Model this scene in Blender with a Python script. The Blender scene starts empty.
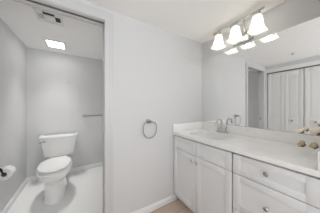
import bpy, bmesh, math, random
from mathutils import Vector, Matrix
random.seed(4)
PI = math.pi
S = bpy.context.scene
C = S.collection

# ---------------------------------------------------------------- camera, world, light, exposure
CAM_H = 1.23
cam_d = bpy.data.cameras.new('camera')
cam_d.sensor_width = 36.0
cam_d.lens = 131.6 / 320.0 * 36.0
cam_d.clip_start = 0.02
cam = bpy.data.objects.new('camera', cam_d)
cam.location = (0, 0, CAM_H)
cam.rotation_euler = (PI / 2, 0, -math.atan2(0.5255, 0.8508))
C.objects.link(cam)
S.camera = cam

w = bpy.data.worlds.new('daylight')
w.use_nodes = True
S.world = w
w.node_tree.nodes['Background'].inputs[0].default_value = (0.96, 0.98, 1.0, 1)
w.node_tree.nodes['Background'].inputs[1].default_value = 1.7

# added fill light behind the camera, tilted up to bounce off the ceiling
ld = bpy.data.lights.new('bounce_fill', 'AREA')
ld.shape = 'RECTANGLE'
ld.size = 1.5
ld.size_y = 1.9
ld.energy = 29
ld.color = (0.91, 0.96, 1.0)
lo = bpy.data.objects.new('bounce_fill', ld)
lo.location = (0.2, -1.75, 1.15)
lo.rotation_euler = (PI / 2 + 1.25, 0, 0)
C.objects.link(lo)

# added fill light at the unseen right side of the alcove, aimed upwards
l2 = bpy.data.lights.new('alcove_fill', 'AREA')
l2.shape = 'RECTANGLE'
l2.size = 1.1
l2.size_y = 0.9
l2.energy = 2.9
l2.color = (1.0, 0.995, 0.985)
lo2 = bpy.data.objects.new('alcove_fill', l2)
lo2.location = (0.80, 2.2, 0.75)
lo2.rotation_euler = (PI / 2 + 0.85, 0, PI / 2)
C.objects.link(lo2)
S.cycles.max_bounces = 14
S.cycles.diffuse_bounces = 9

vs = S.view_settings
vs.view_transform = 'Standard'
vs.look = 'None'
vs.gamma = 1
vs.use_curve_mapping = False
vs.exposure = 0.20

BULB_EMIT = 38.0
PANEL_EMIT = 9.0

# ---------------------------------------------------------------- materials
def mat(name, col, rough=0.5, metal=0.0, bump=0.0, bscale=60, var=0.0, emit=0.0, ecol=(1, 1, 1), coat=0.0):
    m = bpy.data.materials.new(name)
    m.use_nodes = True
    nt = m.node_tree
    b = nt.nodes['Principled BSDF']
    b.inputs['Base Color'].default_value = (*col, 1)
    b.inputs['Roughness'].default_value = rough
    b.inputs['Metallic'].default_value = metal
    b.inputs['Coat Weight'].default_value = coat
    if emit:
        b.inputs['Emission Color'].default_value = (*ecol, 1)
        b.inputs['Emission Strength'].default_value = emit
    if bump or var:
        tc = nt.nodes.new('ShaderNodeTexCoord')
        n = nt.nodes.new('ShaderNodeTexNoise')
        n.inputs['Scale'].default_value = bscale
        n.inputs['Detail'].default_value = 4
        nt.links.new(tc.outputs['Object'], n.inputs['Vector'])
        if bump:
            bp = nt.nodes.new('ShaderNodeBump')
            bp.inputs['Strength'].default_value = bump
            bp.inputs['Distance'].default_value = 0.002
            nt.links.new(n.outputs['Fac'], bp.inputs['Height'])
            nt.links.new(bp.outputs['Normal'], b.inputs['Normal'])
        if var:
            r = nt.nodes.new('ShaderNodeValToRGB')
            r.color_ramp.elements[0].position = 0.3
            r.color_ramp.elements[1].position = 0.7
            r.color_ramp.elements[0].color = (*[c * (1 - var) for c in col], 1)
            r.color_ramp.elements[1].color = (*[min(1, c * (1 + var)) for c in col], 1)
            nt.links.new(n.outputs['Fac'], r.inputs['Fac'])
            nt.links.new(r.outputs['Color'], b.inputs['Base Color'])
    return m

M = {}
M['wall'] = mat('wall paint', (0.655, 0.656, 0.66), 0.75, bump=0.15, bscale=220)
M['ceiling'] = mat('ceiling paint', (0.90, 0.895, 0.885), 0.85, bump=0.3, bscale=160)
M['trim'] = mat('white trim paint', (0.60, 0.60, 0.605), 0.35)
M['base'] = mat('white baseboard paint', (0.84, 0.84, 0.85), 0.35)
M['door'] = mat('white door paint', (0.80, 0.80, 0.79), 0.45)
M['cab'] = mat('white cabinet paint', (0.77, 0.78, 0.795), 0.4)
M['cab_shade'] = mat('shadow-toned carcass', (0.42, 0.41, 0.40), 0.7)  # darker than the white fronts, to paint shadow into the gaps between them
M['porcelain'] = mat('white porcelain', (0.82, 0.82, 0.81), 0.12, coat=0.4)
M['chrome'] = mat('polished nickel', (0.52, 0.515, 0.51), 0.14, 1.0)
M['nickel'] = mat('brushed nickel', (0.36, 0.355, 0.35), 0.30, 1.0)
M['brass'] = mat('warm brass tip', (0.75, 0.60, 0.42), 0.35, 1.0)
M['black'] = mat('dark bronze', (0.02, 0.02, 0.022), 0.35, 0.6)
M['dark'] = mat('dark slot', (0.06, 0.06, 0.06), 0.8)
M['track'] = mat('pocket door track', (0.16, 0.14, 0.12), 0.6)
M['mirror'] = mat('mirror glass', (0.90, 0.905, 0.90), 0.0, 1.0)
M['paper'] = mat('toilet paper', (0.86, 0.85, 0.84), 0.95, bump=0.2, bscale=90)
M['card'] = mat('cardboard tube', (0.25, 0.20, 0.15), 0.9)
M['plastic'] = mat('white plastic', (0.80, 0.80, 0.79), 0.4)
M['panel'] = mat('lit panel', (0.9, 0.9, 0.9), 0.4, emit=PANEL_EMIT, ecol=(1, 0.985, 0.96))
M['bulb'] = mat('lit bulb', (0.9, 0.9, 0.9), 0.4, emit=BULB_EMIT, ecol=(1, 0.975, 0.93))
def frosted():
    m = mat('frosted glass shade', (0.9, 0.89, 0.86), 0.3)
    nt = m.node_tree
    out = nt.nodes['Material Output']
    b = nt.nodes['Principled BSDF']
    tr = nt.nodes.new('ShaderNodeBsdfTranslucent')
    tr.inputs['Color'].default_value = (0.43, 0.415, 0.375, 1)
    mx = nt.nodes.new('ShaderNodeMixShader')
    mx.inputs[0].default_value = 0.55
    nt.links.new(b.outputs[0], mx.inputs[1])
    nt.links.new(tr.outputs[0], mx.inputs[2])
    nt.links.new(mx.outputs[0], out.inputs['Surface'])
    return m
M['shade'] = frosted()
M['cotton'] = mat('ivory petals', (0.92, 0.83, 0.69), 0.95, bump=0.6, bscale=120, var=0.08)
M['husk'] = mat('brown husk', (0.22, 0.14, 0.08), 0.9, bump=0.4, bscale=120)
M['tan'] = mat('dried tan petals', (0.55, 0.46, 0.32), 0.95, bump=0.5, bscale=120, var=0.2)
M['stem'] = mat('dry stem', (0.72, 0.68, 0.60), 0.9)
M['vase'] = mat('white ceramic', (0.82, 0.81, 0.78), 0.25)
M['alcove_floor'] = mat('white sheet floor', (0.90, 0.89, 0.88), 0.32, bump=0.05, bscale=40, var=0.015)

def quartz():
    m = mat('white quartz', (0.84, 0.83, 0.81), 0.22)
    nt = m.node_tree
    b = nt.nodes['Principled BSDF']
    tc = nt.nodes.new('ShaderNodeTexCoord')
    n = nt.nodes.new('ShaderNodeTexNoise')
    n.inputs['Scale'].default_value = 5
    n.inputs['Detail'].default_value = 8
    n.inputs['Distortion'].default_value = 1.2
    r = nt.nodes.new('ShaderNodeValToRGB')
    e = r.color_ramp.elements
    e[0].position, e[0].color = 0.35, (0.85, 0.84, 0.825, 1)
    e[1].position, e[1].color = 0.6, (0.90, 0.89, 0.88, 1)
    nt.links.new(tc.outputs['Object'], n.inputs['Vector'])
    nt.links.new(n.outputs['Fac'], r.inputs['Fac'])
    nt.links.new(r.outputs['Color'], b.inputs['Base Color'])
    return m
M['quartz'] = quartz()

def planks():
    m = mat('oak planks', (0.5, 0.36, 0.26), 0.45)
    nt = m.node_tree
    b = nt.nodes['Principled BSDF']
    tc = nt.nodes.new('ShaderNodeTexCoord')
    br = nt.nodes.new('ShaderNodeTexBrick')
    br.inputs['Color1'].default_value = (0.72, 0.57, 0.45, 1)
    br.inputs['Color2'].default_value = (0.67, 0.52, 0.41, 1)
    br.inputs['Mortar'].default_value = (0.20, 0.13, 0.09, 1)
    br.inputs['Scale'].default_value = 1.0
    br.inputs['Brick Width'].default_value = 1.2
    br.inputs['Row Height'].default_value = 0.15
    br.inputs['Mortar Size'].default_value = 0.002
    n = nt.nodes.new('ShaderNodeTexNoise')
    mp = nt.nodes.new('ShaderNodeMapping')
    mp.inputs['Scale'].default_value = (3, 40, 40)
    mx = nt.nodes.new('ShaderNodeMixRGB')
    mx.blend_type = 'MULTIPLY'
    mx.inputs['Fac'].default_value = 0.35
    nt.links.new(tc.outputs['Object'], br.inputs['Vector'])
    nt.links.new(tc.outputs['Object'], mp.inputs['Vector'])
    nt.links.new(mp.outputs['Vector'], n.inputs['Vector'])
    nt.links.new(br.outputs['Color'], mx.inputs['Color1'])
    nt.links.new(n.outputs['Fac'], mx.inputs['Color2'])
    nt.links.new(mx.outputs['Color'], b.inputs['Base Color'])
    return m
M['planks'] = planks()

# ---------------------------------------------------------------- mesh helpers (world coordinates)
def bx(bm, x0, x1, y0, y1, z0, z1, bev=0.0, seg=2):
    t = bmesh.new()
    bmesh.ops.create_cube(t, size=1)
    for v in t.verts:
        v.co = Vector(((x0 + x1) / 2 + v.co.x * (x1 - x0), (y0 + y1) / 2 + v.co.y * (y1 - y0), (z0 + z1) / 2 + v.co.z * (z1 - z0)))
    if bev:
        bmesh.ops.bevel(t, geom=t.edges[:], offset=bev, segments=seg, affect='EDGES', profile=0.5)
    merge(bm, t)
    return bm

def merge(bm, t, mx=None):
    if mx is not None:
        bmesh.ops.transform(t, matrix=mx, verts=t.verts[:])
    me = bpy.data.meshes.new('tmp')
    t.to_mesh(me)
    t.free()
    bm.from_mesh(me)
    bpy.data.meshes.remove(me)

def box(*a, **k):
    return bx(bmesh.new(), *a, **k)

def loft(bm, rings, cap0=True, cap1=True):
    R = [[bm.verts.new(p) for p in r] for r in rings]
    n = len(R[0])
    for a, b in zip(R, R[1:]):
        for i in range(n):
            j = (i + 1) % n
            bm.faces.new((a[i], a[j], b[j], b[i]))
    if cap0:
        bm.faces.new(R[0][::-1])
    if cap1:
        bm.faces.new(R[-1])
    return bm

def sloop(cx, cy, ax, ayf, ayb, z, e=2.0, n=40):
    """superellipse ring; ayf reaches towards -Y, ayb towards +Y"""
    out = []
    for i in range(n):
        a = 2 * PI * i / n
        c, s = math.cos(a), math.sin(a)
        x = math.copysign(abs(c) ** (2 / e), c) * ax
        y = math.copysign(abs(s) ** (2 / e), s)
        y *= ayb if y > 0 else ayf
        out.append((cx + x, cy + y, z))
    return out

def lathe(bm, prof, mx=None, n=28):
    t = bmesh.new()
    rings = []
    for r, z in prof:
        r = max(r, 1e-4)
        rings.append([(r * math.cos(2 * PI * i / n), r * math.sin(2 * PI * i / n), z) for i in range(n)])
    loft(t, rings)
    merge(bm, t, mx)
    return bm

def tube(bm, pts, r, n=12, closed=False):
    pts = [Vector(p) for p in pts]
    N = len(pts)
    rad = r if isinstance(r, (list, tuple)) else [r] * N
    rings = []
    prev = None
    for i, p in enumerate(pts):
        if closed:
            d = (pts[(i + 1) % N] - pts[i - 1]).normalized()
        else:
            d = (pts[min(i + 1, N - 1)] - pts[max(i - 1, 0)]).normalized()
        if prev is None:
            u = d.orthogonal().normalized()
        else:
            u = (prev - d * prev.dot(d)).normalized()
        prev = u
        v = d.cross(u)
        rings.append([p + (u * math.cos(2 * PI * k / n) + v * math.sin(2 * PI * k / n)) * rad[i] for k in range(n)])
    if closed:
        R = [[bm.verts.new(q) for q in rr] for rr in rings]
        for i in range(N):
            a, b = R[i], R[(i + 1) % N]
            for k in range(n):
                j = (k + 1) % n
                bm.faces.new((a[k], a[j], b[j], b[k]))
    else:
        loft(bm, rings)
    return bm

def arc(c, r, a0, a1, u, v, n=12):
    c, u, v = Vector(c), Vector(u), Vector(v)
    return [c + (u * math.cos(a0 + (a1 - a0) * i / n) + v * math.sin(a0 + (a1 - a0) * i / n)) * r for i in range(n + 1)]

def ball(bm, c, r, sx=1, sy=1, sz=1, u=16, v=10, mx=None):
    t = bmesh.new()
    bmesh.ops.create_uvsphere(t, u_segments=u, v_segments=v, radius=r)
    m = Matrix.Translation(c) @ (mx or Matrix.Identity(4)) @ Matrix.Diagonal((sx, sy, sz, 1))
    merge(bm, t, m)
    return bm

def axis(loc, d):
    """matrix that sends +Z to direction d at loc"""
    return Matrix.Translation(loc) @ Vector(d).to_track_quat('Z', 'Y').to_matrix().to_4x4()

def wpos(o):
    p = Vector((0, 0, 0))
    while o:
        p += o.location
        o = o.parent
    return p

def obj(name, bm, m, parent=None, smooth=True, label=None):
    bmesh.ops.recalc_face_normals(bm, faces=bm.faces[:])
    me = bpy.data.meshes.new(name)
    off = wpos(parent) if parent else Vector((0, 0, 0))
    if parent:
        bmesh.ops.translate(bm, vec=-off, verts=bm.verts[:])
    bm.to_mesh(me)
    bm.free()
    o = bpy.data.objects.new(name, me)
    C.objects.link(o)
    me.materials.append(M[m])
    if smooth:
        for p in me.polygons:
            p.use_smooth = True
        me.set_sharp_from_angle(angle=math.radians(38))
    if parent:
        o.parent = parent
    if label:
        o['label'] = label
    return o

def thing(name, loc, label, cat, group=None):
    o = bpy.data.objects.new(name, None)
    o.location = loc
    C.objects.link(o)
    o['label'] = label
    o['category'] = cat
    if group:
        o['group'] = group
    return o

def tag(o, label, cat, group=None):
    o['label'] = label
    o['category'] = cat
    if group:
        o['group'] = group
    return o

def struct(name, bm, m, smooth=False, parent=None):
    o = obj(name, bm, m, parent, smooth)
    if not parent:
        o['kind'] = 'structure'
    return o

# ---------------------------------------------------------------- the setting
H = 2.19
YA, YA2 = 1.375, 1.495          # wall with the pocket door
XM = 1.609                      # mirror wall
XL = -0.62                      # closet wall
YB = 2.95                       # back wall of the toilet alcove
AXL, AXR = -0.718, 0.86         # alcove side walls
DX0, DX1, DZ = -0.55, 0.213, 2.066   # doorway opening
YBK = -1.9

struct('floor', box(-1.40, 1.75, YBK, 1.44, -0.08, 0.0), 'planks')
struct('floor_alcove', box(-0.82, 0.96, 1.44, 3.05, -0.08, 0.0), 'alcove_floor')
struct('ceiling', box(-1.40, 1.75, YBK, 1.44, H, H + 0.08), 'ceiling')
struct('ceiling_alcove', box(-0.82, 0.96, 1.44, 3.05, H, H + 0.08), 'ceiling')

b = bmesh.new()
bx(b, -0.74, DX0 - 0.02, YA, YA2, 0, H)
bx(b, DX0 - 0.02, DX1 + 0.02, YA, YA2, DZ + 0.06, H)
bx(b, DX1 + 0.02, XM, YA, YA + 0.035, 0, H)
bx(b, DX1 + 0.02, XM, YA2 - 0.035, YA2, 0, H)
bx(b, DX1 + 0.02, XM, YA + 0.035, YA2 - 0.035, DZ + 0.06, H)
bx(b, 1.2, XM, YA + 0.035, YA2 - 0.035, 0, DZ + 0.06)
struct('wall_front', b, 'wall')
struct('wall_right', box(XM, XM + 0.1, YBK, YA2, 0, H), 'wall')
CY0, CY1, CZ = 0.115, 1.345, 2.025   # closet opening
b = bmesh.new()
bx(b, XL - 0.12, XL, CY1, YA, 0, H)
bx(b, XL - 0.12, XL, YBK, CY0, 0, H)
bx(b, XL - 0.12, XL, CY0, CY1, CZ, H)
bx(b, XL - 0.74, XL - 0.68, YBK, YA, 0, H)
bx(b, XL - 0.68, XL - 0.12, CY1 + 0.005, YA, 0, H)
bx(b, XL - 0.68, XL - 0.12, CY0 - 0.055, CY0 - 0.005, 0, H)
struct('wall_left', b, 'wall')
struct('wall_back', box(1.045, XM, 0.005, 0.125, 0, H), 'wall')
struct('wall_alcove_left', box(AXL - 0.1, AXL, YA2, 3.05, 0, H), 'wall')
struct('wall_alcove_back', box(AXL, AXR, YB, YB + 0.1, 0, H), 'wall')
struct('wall_alcove_right', box(AXR, AXR + 0.1, YA2, 3.05, 0, H), 'wall')

# door lining with the pocket slot, casing round the doorway
b = bmesh.new()
for y0, y1 in ((YA - 0.001, YA + 0.036), (YA2 - 0.036, YA2 + 0.001)):
    bx(b, DX1, DX1 + 0.02, y0, y1, 0, DZ, 0.0015)
    bx(b, DX0 - 0.02, DX1 + 0.02, y0, y1, DZ, DZ + 0.06, 0.0015)
bx(b, DX0 - 0.02, DX0, YA - 0.001, YA2 + 0.001, 0, DZ, 0.0015)
struct('trim_1', b, 'trim', True)
struct('trim_2', box(DX0 - 0.02, DX1 + 0.6, YA + 0.038, YA2 - 0.038, DZ + 0.012, DZ + 0.058), 'track')

def casing(y, s, wl, wr=0.080):
    """one moulded profile swept up the left side, across and down the right side with mitred corners"""
    prof = [(0.004, 0.0), (0.004, 0.011), (0.010, 0.0135), (0.030, 0.0145), (0.048, 0.0165), (0.056, 0.0205), (1.0, 0.0215), (1.0, 0.0)]
    b = bmesh.new()
    rows = []
    for o, t in prof:
        l = wl if o == 1.0 else min(o, wl - 0.008)
        r = wr if o == 1.0 else o
        yy = y + s * t
        rows.append([b.verts.new(p) for p in ((DX0 - l, yy, 0), (DX0 - l, yy, DZ + r), (DX1 + r, yy, DZ + r), (DX1 + r, yy, 0))])
    for A, B in zip(rows, rows[1:] + rows[:1]):
        for i in range(3):
            b.faces.new((A[i], A[i + 1], B[i + 1], B[i]))
    b.faces.new([r[0] for r in rows])
    b.faces.new([r[3] for r in rows][::-1])
    return b
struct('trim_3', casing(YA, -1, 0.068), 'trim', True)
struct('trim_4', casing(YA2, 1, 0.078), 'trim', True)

# closet casing
b = bmesh.new()
for x in (XL,):
    bx(b, x, x + 0.014, CY0 - 0.06, CY1 + 0.004, CZ - 0.004, CZ + 0.075, 0.002)
    bx(b, x, x + 0.014, CY1 - 0.003, CY1 + 0.006, 0, CZ, 0.002)
    bx(b, x, x + 0.014, CY0 - 0.06, CY0 + 0.003, 0, CZ, 0.002)
struct('trim_5', b, 'base', True)
struct('trim_6', box(XL - 0.085, XL - 0.03, CY0, CY1, CZ - 0.018, CZ), 'track')

def base(name, x0, x1, y0, y1, face):
    b = bmesh.new()
    d = 0.004
    bx(b, x0, x1, y0, y1, 0, 0.066, 0.002)
    a = [x0, x1, y0, y1]
    if face == '-y': a[2] += d
    if face == '+x': a[1] -= d
    if face == '-x': a[0] += d
    bx(b, a[0], a[1], a[2], a[3], 0.06, 0.082, 0.003)
    return struct(name, b, 'base', True)
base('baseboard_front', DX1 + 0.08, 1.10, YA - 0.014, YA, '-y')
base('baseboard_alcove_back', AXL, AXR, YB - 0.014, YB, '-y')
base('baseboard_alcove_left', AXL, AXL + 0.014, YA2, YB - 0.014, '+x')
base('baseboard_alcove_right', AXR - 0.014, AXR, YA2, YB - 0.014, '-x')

# pocket door, slid into the wall
pd = bpy.data.objects.new('door_1', None)
pd.location = (0.225, 1.435, 0.01)
C.objects.link(pd)
pd['kind'] = 'structure'
obj('door_slab', box(0.219, 0.98, 1.418, 1.452, 0.01, DZ + 0.005, 0.002), 'door', pd)
b = box(0.2165, 0.2215, 1.4235, 1.4465, 0.895, 0.975, 0.002)
obj('edge_pull', b, 'nickel', pd, label='dark metal edge pull of the pocket door')

# strike plate opposite
o = obj('strike_plate', box(DX0, DX0 + 0.002, 1.422, 1.448, 0.90, 0.965, 0.0008), 'nickel')
tag(o, 'small metal strike plate on the left jamb of the doorway, seen in the mirror', 'strike plate')

# bifold closet doors
def leaf(y0, y1, xf):
    """panelled leaf, front face at xf looking towards +X"""
    b = bmesh.new()
    z0, z1 = 0.012, CZ - 0.022
    st, t = 0.062, 0.03
    rails = ((z0, z0 + 0.16), (0.86, 1.0), (z1 - 0.085, z1))
    bx(b, xf - t, xf, y0, y0 + st, z0, z1, 0.002)
    bx(b, xf - t, xf, y1 - st, y1, z0, z1, 0.002)
    for a, c in rails:
        bx(b, xf - t, xf - 0.0004, y0 + st - 0.001, y1 - st + 0.001, a, c, 0.0015)
    for a, c in ((rails[0][1], rails[1][0]), (rails[1][1], rails[2][0])):
        bx(b, xf - t + 0.004, xf - 0.0035, y0 + st - 0.001, y1 - st + 0.001, a - 0.001, c + 0.001)
        bx(b, xf - t + 0.004, xf - 0.0008, y0 + st + 0.028, y1 - st - 0.028, a + 0.03, c - 0.03, 0.004, 1)
    return b
edges = [CY1 - 0.008, 1.0335, 0.733, 0.4275, 0.123]
for k in (0, 1):
    d = bpy.data.objects.new('door_%d' % (k + 2), None)
    ya, ym, yb = edges[2 * k] - 0.006, edges[2 * k + 1], edges[2 * k + 2] + 0.006
    d.location = (XL - 0.04, ym, 0.012)
    C.objects.link(d)
    d['kind'] = 'structure'
    obj('door_leaf', leaf(ym + 0.0012, ya, XL - 0.038), 'door', d)
    obj('door_leaf', leaf(yb, ym - 0.0012, XL - 0.038), 'door', d)
    yk = (0.90, 0.575)[k]
    obj('knob', lathe(bmesh.new(), [(0.007, 0), (0.006, 0.012), (0.014, 0.018), (0.017, 0.026), (0.012, 0.033), (0, 0.034)],
                      axis((XL - 0.039, yk, 0.93), (1, 0, 0))), 'nickel', d)

# ---------------------------------------------------------------- vanity
VX = 1.052            # face of doors and drawers
VY0, VY1 = 0.135, YA - 0.003
CT = 0.90             # top of the counter
SEAM = 0.597
van = thing('vanity_cabinet', (1.33, 0.75, 0), 'white shaker vanity cabinet with doors and drawers under the pale counter', 'cabinet')
b = bmesh.new()
bk = VX + 0.021
for y0, y1 in ((VY1 - 0.018, VY1), (SEAM - 0.009, SEAM + 0.009), (VY0, VY0 + 0.018)):
    bx(b, bk, XM - 0.002, y0, y1, 0.10, CT - 0.031)
bx(b, bk, XM - 0.002, VY0, VY1, 0.09, 0.108)
bx(b, XM - 0.014, XM - 0.002, VY0, VY1, 0.10, CT - 0.031)
bx(b, bk, bk + 0.018, VY0, VY1, CT - 0.06, CT - 0.031)
bx(b, bk, bk + 0.018, VY0, VY1, 0.685, 0.715)
obj('carcass', b, 'cab_shade', van, False)
obj('toe_kick', box(VX + 0.08, VX + 0.095, VY0, VY1, 0, 0.09), 'cab', van, False)

def front(y0, y1, z0, z1, fr=0.055):
    b = bmesh.new()
    x0, x1 = VX, VX + 0.02
    bx(b, x0, x1, y0, y0 + fr, z0, z1, 0.0015)
    bx(b, x0, x1, y1 - fr, y1, z0, z1, 0.0015)
    f2 = min(fr, 0.042) if z1 - z0 < 0.2 else fr
    bx(b, x0 + 0.0003, x1, y0 + fr - 0.001, y1 - fr + 0.001, z0, z0 + f2, 0.0015)
    bx(b, x0 + 0.0003, x1, y0 + fr - 0.001, y1 - fr + 0.001, z1 - f2, z1, 0.0015)
    bx(b, x0 + 0.0045, x1 - 0.002, y0 + fr - 0.002, y1 - fr + 0.002, z0 + f2 - 0.002, z1 - f2 + 0.002)
    return b
def knob(y, z, par):
    obj('knob', lathe(bmesh.new(), [(0.008, 0), (0.006, 0.004), (0.006, 0.014), (0.013, 0.018), (0.0155, 0.024), (0.012, 0.030), (0, 0.032)],
                      axis((VX + 0.0008, y, z), (-1, 0, 0))), 'chrome', par)
ym = 0.987
ZT, ZM = 0.853, 0.702
g = 0.0028
for y0, y1 in ((SEAM + 0.006, ym - g), (ym + g, VY1 - 0.012)):
    obj('false_drawer_front', front(y0, y1, ZM + g, ZT), 'cab', van)
    d = obj('door', front(y0, y1, 0.105, ZM - g), 'cab', van)
    knob(ym + (0.03 if y0 > ym else -0.03), 0.64, d)
for z0, z1, zk in ((ZM + g, ZT, 0.79), (0.42 + g, ZM - g, 0.562), (0.105, 0.42 - g, 0.262)):
    d = obj('drawer', front(VY0 + 0.003, SEAM - 0.006, z0, z1), 'cab', van)
    knob((VY0 + SEAM) / 2, zk, d)

# counter with the sink cut-out
SX, SY, SA, SB = 1.315, 0.995, 0.165, 0.225
CX0, CX1, CY_0, CY_1 = 1.035, XM - 0.001, 0.128, YA - 0.001
def rect_ring(z):
    angs = sorted(set([2 * PI * i / 48 for i in range(48)] + [math.atan2(y - SY, x - SX) % (2 * PI) for x in (CX0, CX1) for y in (CY_0, CY_1)]))
    inn, out = [], []
    for a in angs:
        c, s = math.cos(a), math.sin(a)
        k = (abs(c / SA) ** 7 + abs(s / SB) ** 7) ** (-1 / 7)
        inn.append((SX + c * k, SY + s * k, z))
        ts = []
        if c > 1e-9: ts.append((CX1 - SX) / c)
        if c < -1e-9: ts.append((CX0 - SX) / c)
        if s > 1e-9: ts.append((CY_1 - SY) / s)
        if s < -1e-9: ts.append((CY_0 - SY) / s)
        t = min(ts)
        out.append((SX + c * t, SY + s * t, z))
    return inn, out
it, ot = rect_ring(CT)
ib, ob_ = rect_ring(CT - 0.03)
b = bmesh.new()
V = [[b.verts.new(p) for p in r] for r in (ot, it, ib, ob_)]
n = len(ot)
for q in range(4):
    A, B = V[q], V[(q + 1) % 4]
    for i in range(n):
        j = (i + 1) % n
        b.faces.new((A[i], A[j], B[j], B[i]))
tag(obj('countertop', b, 'quartz', None, False), 'long white stone countertop with a sink cut-out on the vanity cabinet', 'countertop')
o = obj('backsplash', box(XM - 0.021, XM - 0.001, CY_0 + 0.0215, CY_1 - 0.0215, CT + 0.0005, 1.0, 0.0015), 'quartz')
tag(o, 'low white stone backsplash strip running under the mirror', 'backsplash')
o = obj('side_splash', box(CX0 + 0.004, XM - 0.001, CY_1 - 0.021, CY_1, CT + 0.0005, 1.0, 0.0015), 'quartz')
tag(o, 'short white stone side splash against the wall by the towel ring', 'side splash')
o = obj('side_splash', box(CX0 + 0.004, XM - 0.001, CY_0, CY_0 + 0.021, CT + 0.0005, 1.0, 0.0015), 'quartz')
tag(o, 'short white stone side splash at the right end of the counter beside the flowers', 'side splash')

# sink
sk = thing('sink', (SX, SY, 0.74), 'white rectangular undermount sink set into the stone counter', 'sink')
def sring(f, z, e=7):
    return sloop(SX, SY, SA * f[0], SB * f[1], SB * f[1], z, e, 48)
b = bmesh.new()
zt = CT - 0.0305
loft(b, [sring((1.16, 1.12), zt), sring((1.02, 1.015), zt), sring((1.0, 1.0), zt - 0.004), sring((0.96, 0.97), zt - 0.06),
         sring((0.90, 0.93), zt - 0.115), sring((0.80, 0.86), zt - 0.132), sring((0.3, 0.25), zt - 0.137, 3), sring((0.11, 0.08), zt - 0.139, 2)], False, True)
loft(b, [sring((1.16, 1.12), zt - 0.001), sring((1.08, 1.06), zt - 0.012), sring((1.02, 1.02), zt - 0.11), sring((0.85, 0.9), zt - 0.15)], False, True)
obj('basin', b, 'porcelain', sk)
obj('drain', lathe(bmesh.new(), [(0.024, 0), (0.026, 0.003), (0.02, 0.005), (0.012, 0.003), (0, 0.006)], Matrix.Translation((SX, SY, zt - 0.1375))), 'chrome', sk)

# faucet
FX, FY = 1.545, 1.008
fa = thing('faucet', (FX, FY, CT), 'polished gooseneck faucet with two lever handles behind the sink', 'faucet')
b = bmesh.new()
loft(b, [sloop(FX, FY, 0.024, 0.078, 0.078, CT + 0.0005, 3), sloop(FX, FY, 0.024, 0.078, 0.078, CT + 0.006, 3), sloop(FX, FY, 0.019, 0.073, 0.073, CT + 0.011, 3)])
obj('base_plate', b, 'chrome', fa)
b = bmesh.new()
lathe(b, [(0.019, 0), (0.019, 0.006), (0.013, 0.012), (0.0115, 0.05), (0.0145, 0.054), (0.0145, 0.06), (0.010, 0.064), (0, 0.064)], Matrix.Translation((FX, FY, CT + 0.009)))
pts = [Vector((FX, FY, CT + 0.06)), Vector((FX, FY, CT + 0.115))]
pts += arc((FX - 0.052, FY, CT + 0.118), 0.052, 0, PI * 0.86, (1, 0, 0), (0, 0, 1), 16)
e = pts[-1]
pts += [e + Vector((-0.012, 0, -0.03))]
tube(b, pts, [0.0095] * (len(pts) - 1) + [0.011])
obj('spout', b, 'chrome', fa)
for s in (-1, 1):
    y = FY + s * 0.052
    b = bmesh.new()
    lathe(b, [(0.017, 0), (0.017, 0.006), (0.012, 0.012), (0.0105, 0.032), (0.013, 0.036), (0.012, 0.046), (0.006, 0.052), (0, 0.053)], Matrix.Translation((FX, y, CT + 0.009)))
    tube(b, [(FX, y, CT + 0.056), (FX + 0.002, y + s * 0.004, CT + 0.066), (FX + 0.003, y + s * 0.016, CT + 0.082)], [0.0065, 0.0055, 0.006])
    obj('handle', b, 'chrome', fa)

# mirror
mi = thing('wall_mirror', (XM - 0.004, 0.75, 1.002), 'large frameless wall mirror above the stone counter', 'mirror')
b = box(XM - 0.006, XM - 0.0005, 0.14, YA - 0.006, 1.003, 1.934)
obj('mirror_glass', b, 'mirror', mi, False)

# ---------------------------------------------------------------- vanity light
LX, LZ = 1.462, 2.150
YS = (1.0, 0.795, 0.587)
vl = thing('vanity_light', (XM, 0.79, 2.02), 'three-shade chrome vanity light with frosted bell shades above the mirror', 'wall light')
obj('backplate', box(XM - 0.024, XM - 0.0005, 0.675, 0.895, 1.96, 2.075, 0.005), 'chrome', vl)
b = bmesh.new()
tube(b, [(LX, 1.045, LZ), (LX, 0.545, LZ)], 0.0085)
obj('bar', b, 'chrome', vl)
obj('finial', ball(bmesh.new(), (LX, 1.055, LZ), 0.020, 1, 1.2, 1), 'brass', vl, label='warm brass coloured end knob of the bar')
obj('finial', ball(bmesh.new(), (LX, 0.538, LZ), 0.012, 1, 1.2, 1), 'chrome', vl)
for y in (0.855, 0.715):
    b = bmesh.new()
    pts = [Vector((XM - 0.015, y, 2.03)), Vector((XM - 0.05, y, 2.025))]
    pts += arc((XM - 0.075, y, 2.065), 0.045, -PI * 0.35, -PI, (1, 0, 0), (0, 0, 1), 8)
    pts += arc((LX, y, 2.10), 0.05, 0.15, PI / 2, (0.55, 0, 0), (0, 0, 1), 6)
    tube(b, pts, 0.0065)
    obj('arm', b, 'chrome', vl)
for y in YS:
    b = bmesh.new()
    lathe(b, [(0.006, -0.018), (0.006, -0.006), (0.026, -0.012), (0.031, -0.03), (0.031, -0.044), (0, -0.044)][::-1], Matrix.Translation((LX, y, LZ)))
    so = obj('socket', b, 'chrome', vl)
    t = 0.004
    outp = [(0.026, 2.104, 2), (0.037, 2.100, 2), (0.042, 2.086, 2), (0.043, 2.06, 2.2), (0.046, 2.03, 2.6), (0.052, 2.0, 3.2), (0.060, 1.977, 4), (0.072, 1.957, 5)]
    t_ = bmesh.new()
    loft(t_, [sloop(LX, y, q, q, q, z, e_, 40) for q, z, e_ in outp], False, False)
    sh = obj('lamp_shade', t_, 'shade', vl)
    obj('bulb', ball(bmesh.new(), (LX, y, 2.012), 0.022, 1, 1, 1.9), 'bulb', vl)

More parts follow.
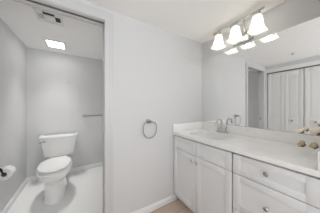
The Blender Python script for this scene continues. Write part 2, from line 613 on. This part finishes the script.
# ---------------------------------------------------------------- toilet
TX = -0.277
to = thing('toilet', (TX, 2.5, 0), 'white two-piece toilet with closed lid in the alcove', 'toilet')
b = bmesh.new()
loft(b, [sloop(TX, 2.45, 0.130, 0.345, 0.30, 0.0, 2.6), sloop(TX, 2.45, 0.132, 0.347, 0.30, 0.012, 2.6), sloop(TX, 2.45, 0.123, 0.335, 0.29, 0.03, 2.5),
         sloop(TX, 2.44, 0.117, 0.322, 0.28, 0.14, 2.4), sloop(TX, 2.43, 0.122, 0.318, 0.28, 0.225, 2.3), sloop(TX, 2.39, 0.140, 0.302, 0.29, 0.275, 2.2),
         sloop(TX, 2.35, 0.172, 0.302, 0.30, 0.312, 2.15), sloop(TX, 2.35, 0.190, 0.318, 0.30, 0.345, 2.15), sloop(TX, 2.35, 0.196, 0.324, 0.29, 0.375, 2.15),
         sloop(TX, 2.35, 0.196, 0.324, 0.28, 0.392, 2.15), sloop(TX, 2.35, 0.190, 0.318, 0.27, 0.398, 2.15)])
bx(b, TX - 0.115, TX + 0.115, 2.56, 2.90, 0.28, 0.396, 0.03, 4)
obj('bowl', b, 'porcelain', to)
def egg(f, z):
    return sloop(TX, 2.35, 0.190 * f, 0.305 * f, 0.262 * f, z, 2.2, 48)
b = bmesh.new()
loft(b, [egg(0.97, 0.3985), egg(1.0, 0.4020), egg(1.0, 0.4120), egg(0.96, 0.4150)])
obj('seat', b, 'porcelain', to)
b = bmesh.new()
loft(b, [egg(0.93, 0.4215), egg(0.965, 0.4240), egg(0.965, 0.4360), egg(0.945, 0.4420), egg(0.88, 0.4450), egg(0.5, 0.4480)])
lid = obj('seat_lid', b, 'porcelain', to)
for s in (-1, 1):
    obj('hinge', tube(bmesh.new(), [(TX + s * 0.075 - 0.025, 2.632, 0.420), (TX + s * 0.075 + 0.025, 2.632, 0.420)], 0.012), 'porcelain', to)
b = bmesh.new()
def tk(hw, yf, z, e=6):
    yc = 2.835
    return sloop(TX, yc, hw, yc - yf, 0.09, z, e, 48)
loft(b, [tk(0.185, 2.765, 0.398), tk(0.196, 2.752, 0.405), tk(0.204, 2.745, 0.44), tk(0.228, 2.735, 0.58), tk(0.245, 2.728, 0.70), tk(0.245, 2.728, 0.712)])
obj('tank', b, 'porcelain', to)
b = bmesh.new()
loft(b, [tk(0.250, 2.722, 0.7125), tk(0.264, 2.712, 0.718), tk(0.266, 2.710, 0.742), tk(0.261, 2.715, 0.75), tk(0.23, 2.745, 0.752)])
obj('tank_lid', b, 'porcelain', to)
b = bmesh.new()
lathe(b, [(0.014, 0), (0.014, 0.008), (0.006, 0.01), (0, 0.02)], axis((TX - 0.185, 2.736, 0.672), (0, -1, 0)))
tube(b, [(TX - 0.185, 2.722, 0.672), (TX - 0.21, 2.716, 0.667), (TX - 0.246, 2.712, 0.655)], [0.006, 0.006, 0.008])
obj('flush_lever', b, 'nickel', to)

# ---------------------------------------------------------------- toilet paper
WXc, RZ = -0.648, 0.545
hd = thing('toilet_paper_holder', (AXL, 1.955, 0.60), 'dark metal toilet paper holder arm on the alcove side wall', 'toilet paper holder')
b = bmesh.new()
lathe(b, [(0.026, 0), (0.026, 0.006), (0.02, 0.01), (0, 0.01)], axis((AXL, 1.955, 0.60), (1, 0, 0)))
obj('wall_plate', b, 'black', hd)
b = bmesh.new()
tube(b, [(AXL + 0.005, 1.955, 0.60), (WXc - 0.03, 1.955, 0.605), (WXc - 0.018, 1.956, 0.600), (WXc - 0.012, 1.958, 0.588), (WXc - 0.008, 1.960, RZ + 0.024), (WXc - 0.004, 1.964, RZ + 0.006), (WXc, 1.978, RZ), (WXc, 2.095, RZ)],
     [0.010, 0.012, 0.012, 0.010, 0.006, 0.006, 0.007, 0.008])
obj('arm', b, 'black', hd)
rl = thing('toilet_paper_roll', (WXc, 2.03, RZ - 0.012), 'white toilet paper roll hanging on the dark holder arm', 'toilet paper')
b = bmesh.new()
RC = RZ - 0.0112
t_ = bmesh.new()
n = 32
loft(t_, [[(r * math.cos(2 * PI * i / n), r * math.sin(2 * PI * i / n), z) for i in range(n)] for r, z in
          ((0.0215, 0.0), (0.055, 0.0), (0.058, 0.003), (0.058, 0.097), (0.055, 0.10), (0.0215, 0.10))], False, False)
R = t_.verts[:]
merge(b, t_, axis((WXc, 1.978, RC), (0, 1, 0)))
obj('paper', b, 'paper', rl)
b = bmesh.new()
t_ = bmesh.new()
loft(t_, [[(r * math.cos(2 * PI * i / n), r * math.sin(2 * PI * i / n), z) for i in range(n)] for r, z in
          ((0.0195, 0.001), (0.0212, 0.0), (0.0212, 0.10), (0.0195, 0.099), (0.0195, 0.001))], False, False)
merge(b, t_, axis((WXc, 1.978, RC), (0, 1, 0)))
obj('core', b, 'card', rl, label='brown cardboard core')

# ---------------------------------------------------------------- towel bar and ring
tb = thing('towel_bar', (0.09, YB, 1.05), 'brushed metal towel bar on the alcove back wall right of the toilet', 'towel bar')
b = bmesh.new()
tube(b, [(0.075, 2.885, 1.05), (0.72, 2.885, 1.05)], 0.0125)
obj('rail', b, 'nickel', tb)
for x in (0.092, 0.70):
    b = bmesh.new()
    lathe(b, [(0.030, 0), (0.030, 0.008), (0.024, 0.014), (0.016, 0.018), (0.016, 0.05), (0.022, 0.054), (0.022, 0.076), (0.014, 0.084), (0, 0.084)], axis((x, YB, 1.05), (0, -1, 0)))
    obj('bracket', b, 'nickel', tb)

RX, RY, RZT = 0.686, 1.322, 1.052
tr = thing('towel_ring', (RX, YA, 1.06), 'brushed metal towel ring on the wall left of the vanity', 'towel ring')
b = bmesh.new()
lathe(b, [(0.026, 0), (0.026, 0.006), (0.019, 0.012), (0.012, 0.016), (0.011, 0.045), (0.016, 0.05), (0.016, 0.062), (0.010, 0.068), (0, 0.068)], axis((RX, YA, 1.058), (0, -1, 0)))
obj('wall_mount', b, 'nickel', tr)
pts = []
hw, hh, zc = 0.083, 0.091, 0.963
for i in range(56):
    a = 2 * PI * i / 56
    c, s = math.cos(a), math.sin(a)
    e = 2.0 if s < 0 else 3.6
    pts.append((RX + math.copysign(abs(c) ** (2 / e), c) * hw, RY, zc + math.copysign(abs(s) ** (2 / e), s) * hh))
b = bmesh.new()
tube(b, pts, 0.0055, 10, True)
obj('ring', b, 'nickel', tr)

# ---------------------------------------------------------------- ceiling fittings
x0, x1, y0, y1 = -0.398, -0.197, 2.45, 2.685
cl = thing('ceiling_light', ((x0 + x1) / 2, (y0 + y1) / 2, H), 'lit square ceiling light with white frame above the toilet', 'ceiling light')
b = bmesh.new()
f = 0.035
zz = H - 0.014
bx(b, x0 - f, x0, y0 - f, y1 + f, zz, H, 0.003)
bx(b, x1, x1 + f, y0 - f, y1 + f, zz, H, 0.003)
bx(b, x0, x1, y0 - f, y0, zz, H, 0.003)
bx(b, x0, x1, y1, y1 + f, zz, H, 0.003)
obj('frame', b, 'plastic', cl)
obj('diffuser', box(x0, x1, y0, y1, H - 0.010, H - 0.002), 'panel', cl, False)
la = bpy.data.lights.new('panel_lamp', 'AREA')
la.shape = 'RECTANGLE'
la.size, la.size_y = x1 - x0 - 0.01, y1 - y0 - 0.01
la.energy = 2.2
la.spread = math.radians(72)
la.color = (1, 0.985, 0.96)
lao = bpy.data.objects.new('panel_lamp', la)
lao.location = ((x0 + x1) / 2, (y0 + y1) / 2, H - 0.0115)
C.objects.link(lao)

VXc, VYc, vh = -0.266, 1.835, 0.118
ev = thing('ceiling_vent', (VXc, VYc, H), 'square white exhaust vent with dark slots on the ceiling near the doorway', 'vent')
b = bmesh.new()
zt_, zb = H - 0.010, H - 0.0075
i0, i1 = 0.048, 0.094
bx(b, VXc - vh, VXc + vh, VYc - vh, VYc - i1, zb, H - 0.0005, 0.002)
bx(b, VXc - vh, VXc + vh, VYc + i1, VYc + vh, zb, H - 0.0005, 0.002)
bx(b, VXc - vh, VXc - i1, VYc - i1, VYc + i1, zb, H - 0.0005, 0.002)
bx(b, VXc + i1, VXc + vh, VYc - i1, VYc + i1, zb, H - 0.0005, 0.002)
bx(b, VXc - i0, VXc + i0, VYc - i0, VYc + i0, zb, H - 0.003, 0.002)
for sx in (-1, 1):
    for sy in (-1, 1):
        xa, xb = sorted((VXc + sx * i0, VXc + sx * i1))
        ya, yb = sorted((VYc + sy * i0, VYc + sy * i1))
        bx(b, xa, xb, ya, yb, zb, H - 0.003, 0.001)
obj('cover', b, 'plastic', ev)
obj('backing', box(VXc - i1, VXc + i1, VYc - i1, VYc + i1, H - 0.0025, H - 0.0005), 'dark', ev, False)
b = bmesh.new()
for k in range(4):
    o_ = i0 + 0.004 + k * 0.0105
    bx(b, VXc - i0, VXc + i0, VYc + o_, VYc + o_ + 0.007, zb + 0.001, H - 0.003)
    bx(b, VXc - o_ - 0.006, VXc - o_, VYc - i0, VYc + i0, zb + 0.001, H - 0.003)
obj('louvre', b, 'plastic', ev, False)

sp = thing('ceiling_sprinkler', (-0.05, 0.757, H), 'small round fire sprinkler on the ceiling seen only in the mirror', 'sprinkler')
obj('escutcheon', lathe(bmesh.new(), [(0.042, 0), (0.042, -0.003), (0.03, -0.008), (0.014, -0.012), (0, -0.012)], Matrix.Translation((-0.05, 0.757, H - 0.0005))), 'plastic', sp)
obj('head', lathe(bmesh.new(), [(0.012, 0), (0.011, -0.008), (0.006, -0.012), (0.006, -0.016), (0.020, -0.017), (0.020, -0.0185), (0, -0.0185)], Matrix.Translation((-0.05, 0.757, H - 0.011))), 'nickel', sp)

# ---------------------------------------------------------------- flowers at the end of the counter
VSX, VSY = 1.30, 0.168
va = obj('vase', lathe(bmesh.new(), [(0.010, 0), (0.013, 0.002), (0.0155, 0.015), (0.0155, 0.03), (0.011, 0.047), (0.009, 0.052), (0.010, 0.056), (0.007, 0.054), (0.007, 0.045), (0, 0.045)],
                       Matrix.Translation((VSX, VSY, CT + 0.0008))), 'vase')
tag(va, 'tiny white bud vase at the right end of the counter', 'vase')

def bloom(c, r, kind, seed):
    """a fluffy boll of five lobes, opening along d"""
    rnd = random.Random(seed)
    c = Vector(c)
    root = Vector((VSX, VSY, CT + 0.054))
    d = (Vector((c.x - VSX, c.y - VSY, 0)).normalized() * 0.25 + Vector((-0.1, 0.55, 0.65))).normalized()
    mx = axis((0, 0, 0), d)
    b = bmesh.new()
    for k in range(5):
        a = 2 * PI * k / 5 + rnd.random() * 0.4
        off = mx @ Vector((math.cos(a) * r * 0.5, math.sin(a) * r * 0.5, r * 0.25 * rnd.random()))
        ball(b, c + off, r * (0.55 + 0.12 * rnd.random()), 1, 1, 0.95, 12, 8)
    ball(b, c + (mx @ Vector((0, 0, r * 0.25))), r * 0.5, 1, 1, 1, 12, 8)
    hb = bmesh.new()
    lathe(hb, [(0.003, -r * 0.95), (r * 0.5, -r * 0.85), (r * 0.72, -r * 0.55), (r * 0.6, -r * 0.35), (0, -r * 0.2)], Matrix.Translation(c) @ mx, 14)
    st = bmesh.new()
    base_ = c - d * r * 0.9
    tube(st, [root + Vector((0, 0, -0.01)), root.lerp(base_, 0.35) + Vector((0, 0, 0.012)), root.lerp(base_, 0.75) + Vector((0, 0, 0.006)), base_, base_ + d * r * 0.15], 0.0011, 6)
    return b, hb, st

for c, r, k, lab in (
    ((1.30, 0.2620, 1.061), 0.0175, 'cotton', 'ivory dried flower on a thin stem, leftmost of the upper blooms over the counter'),
    ((1.30, 0.2385, 1.078), 0.0165, 'cotton', 'small ivory dried flower just right of the leftmost upper bloom'),
    ((1.30, 0.189, 1.070), 0.029, 'cotton', 'largest ivory dried flower at the right edge above the counter end'),
    ((1.30, 0.2595, 0.974), 0.023, 'tan', 'tan dried flower hanging low over the counter, left of the other low bloom'),
    ((1.30, 0.203, 0.975), 0.022, 'tan', 'tan dried flower hanging low over the counter beside the side splash')):
    f_ = thing('dried_flower', (VSX, VSY, CT + 0.045), lab, 'flower', 'dried flowers at the counter end')
    p, h_, s_ = bloom(c, r, k, c[1])
    obj('petals', p, k, f_)
    obj('calyx', h_, 'husk', f_)
    obj('stem', s_, 'stem', f_)

# tiny screw left in the wall above the toilet
o = obj('screw', lathe(bmesh.new(), [(0.009, 0), (0.009, 0.003), (0.005, 0.006), (0, 0.006)], axis((-0.16, YB, 1.67), (0, -1, 0))), 'nickel')
tag(o, 'tiny grey screw head high on the alcove back wall', 'screw')
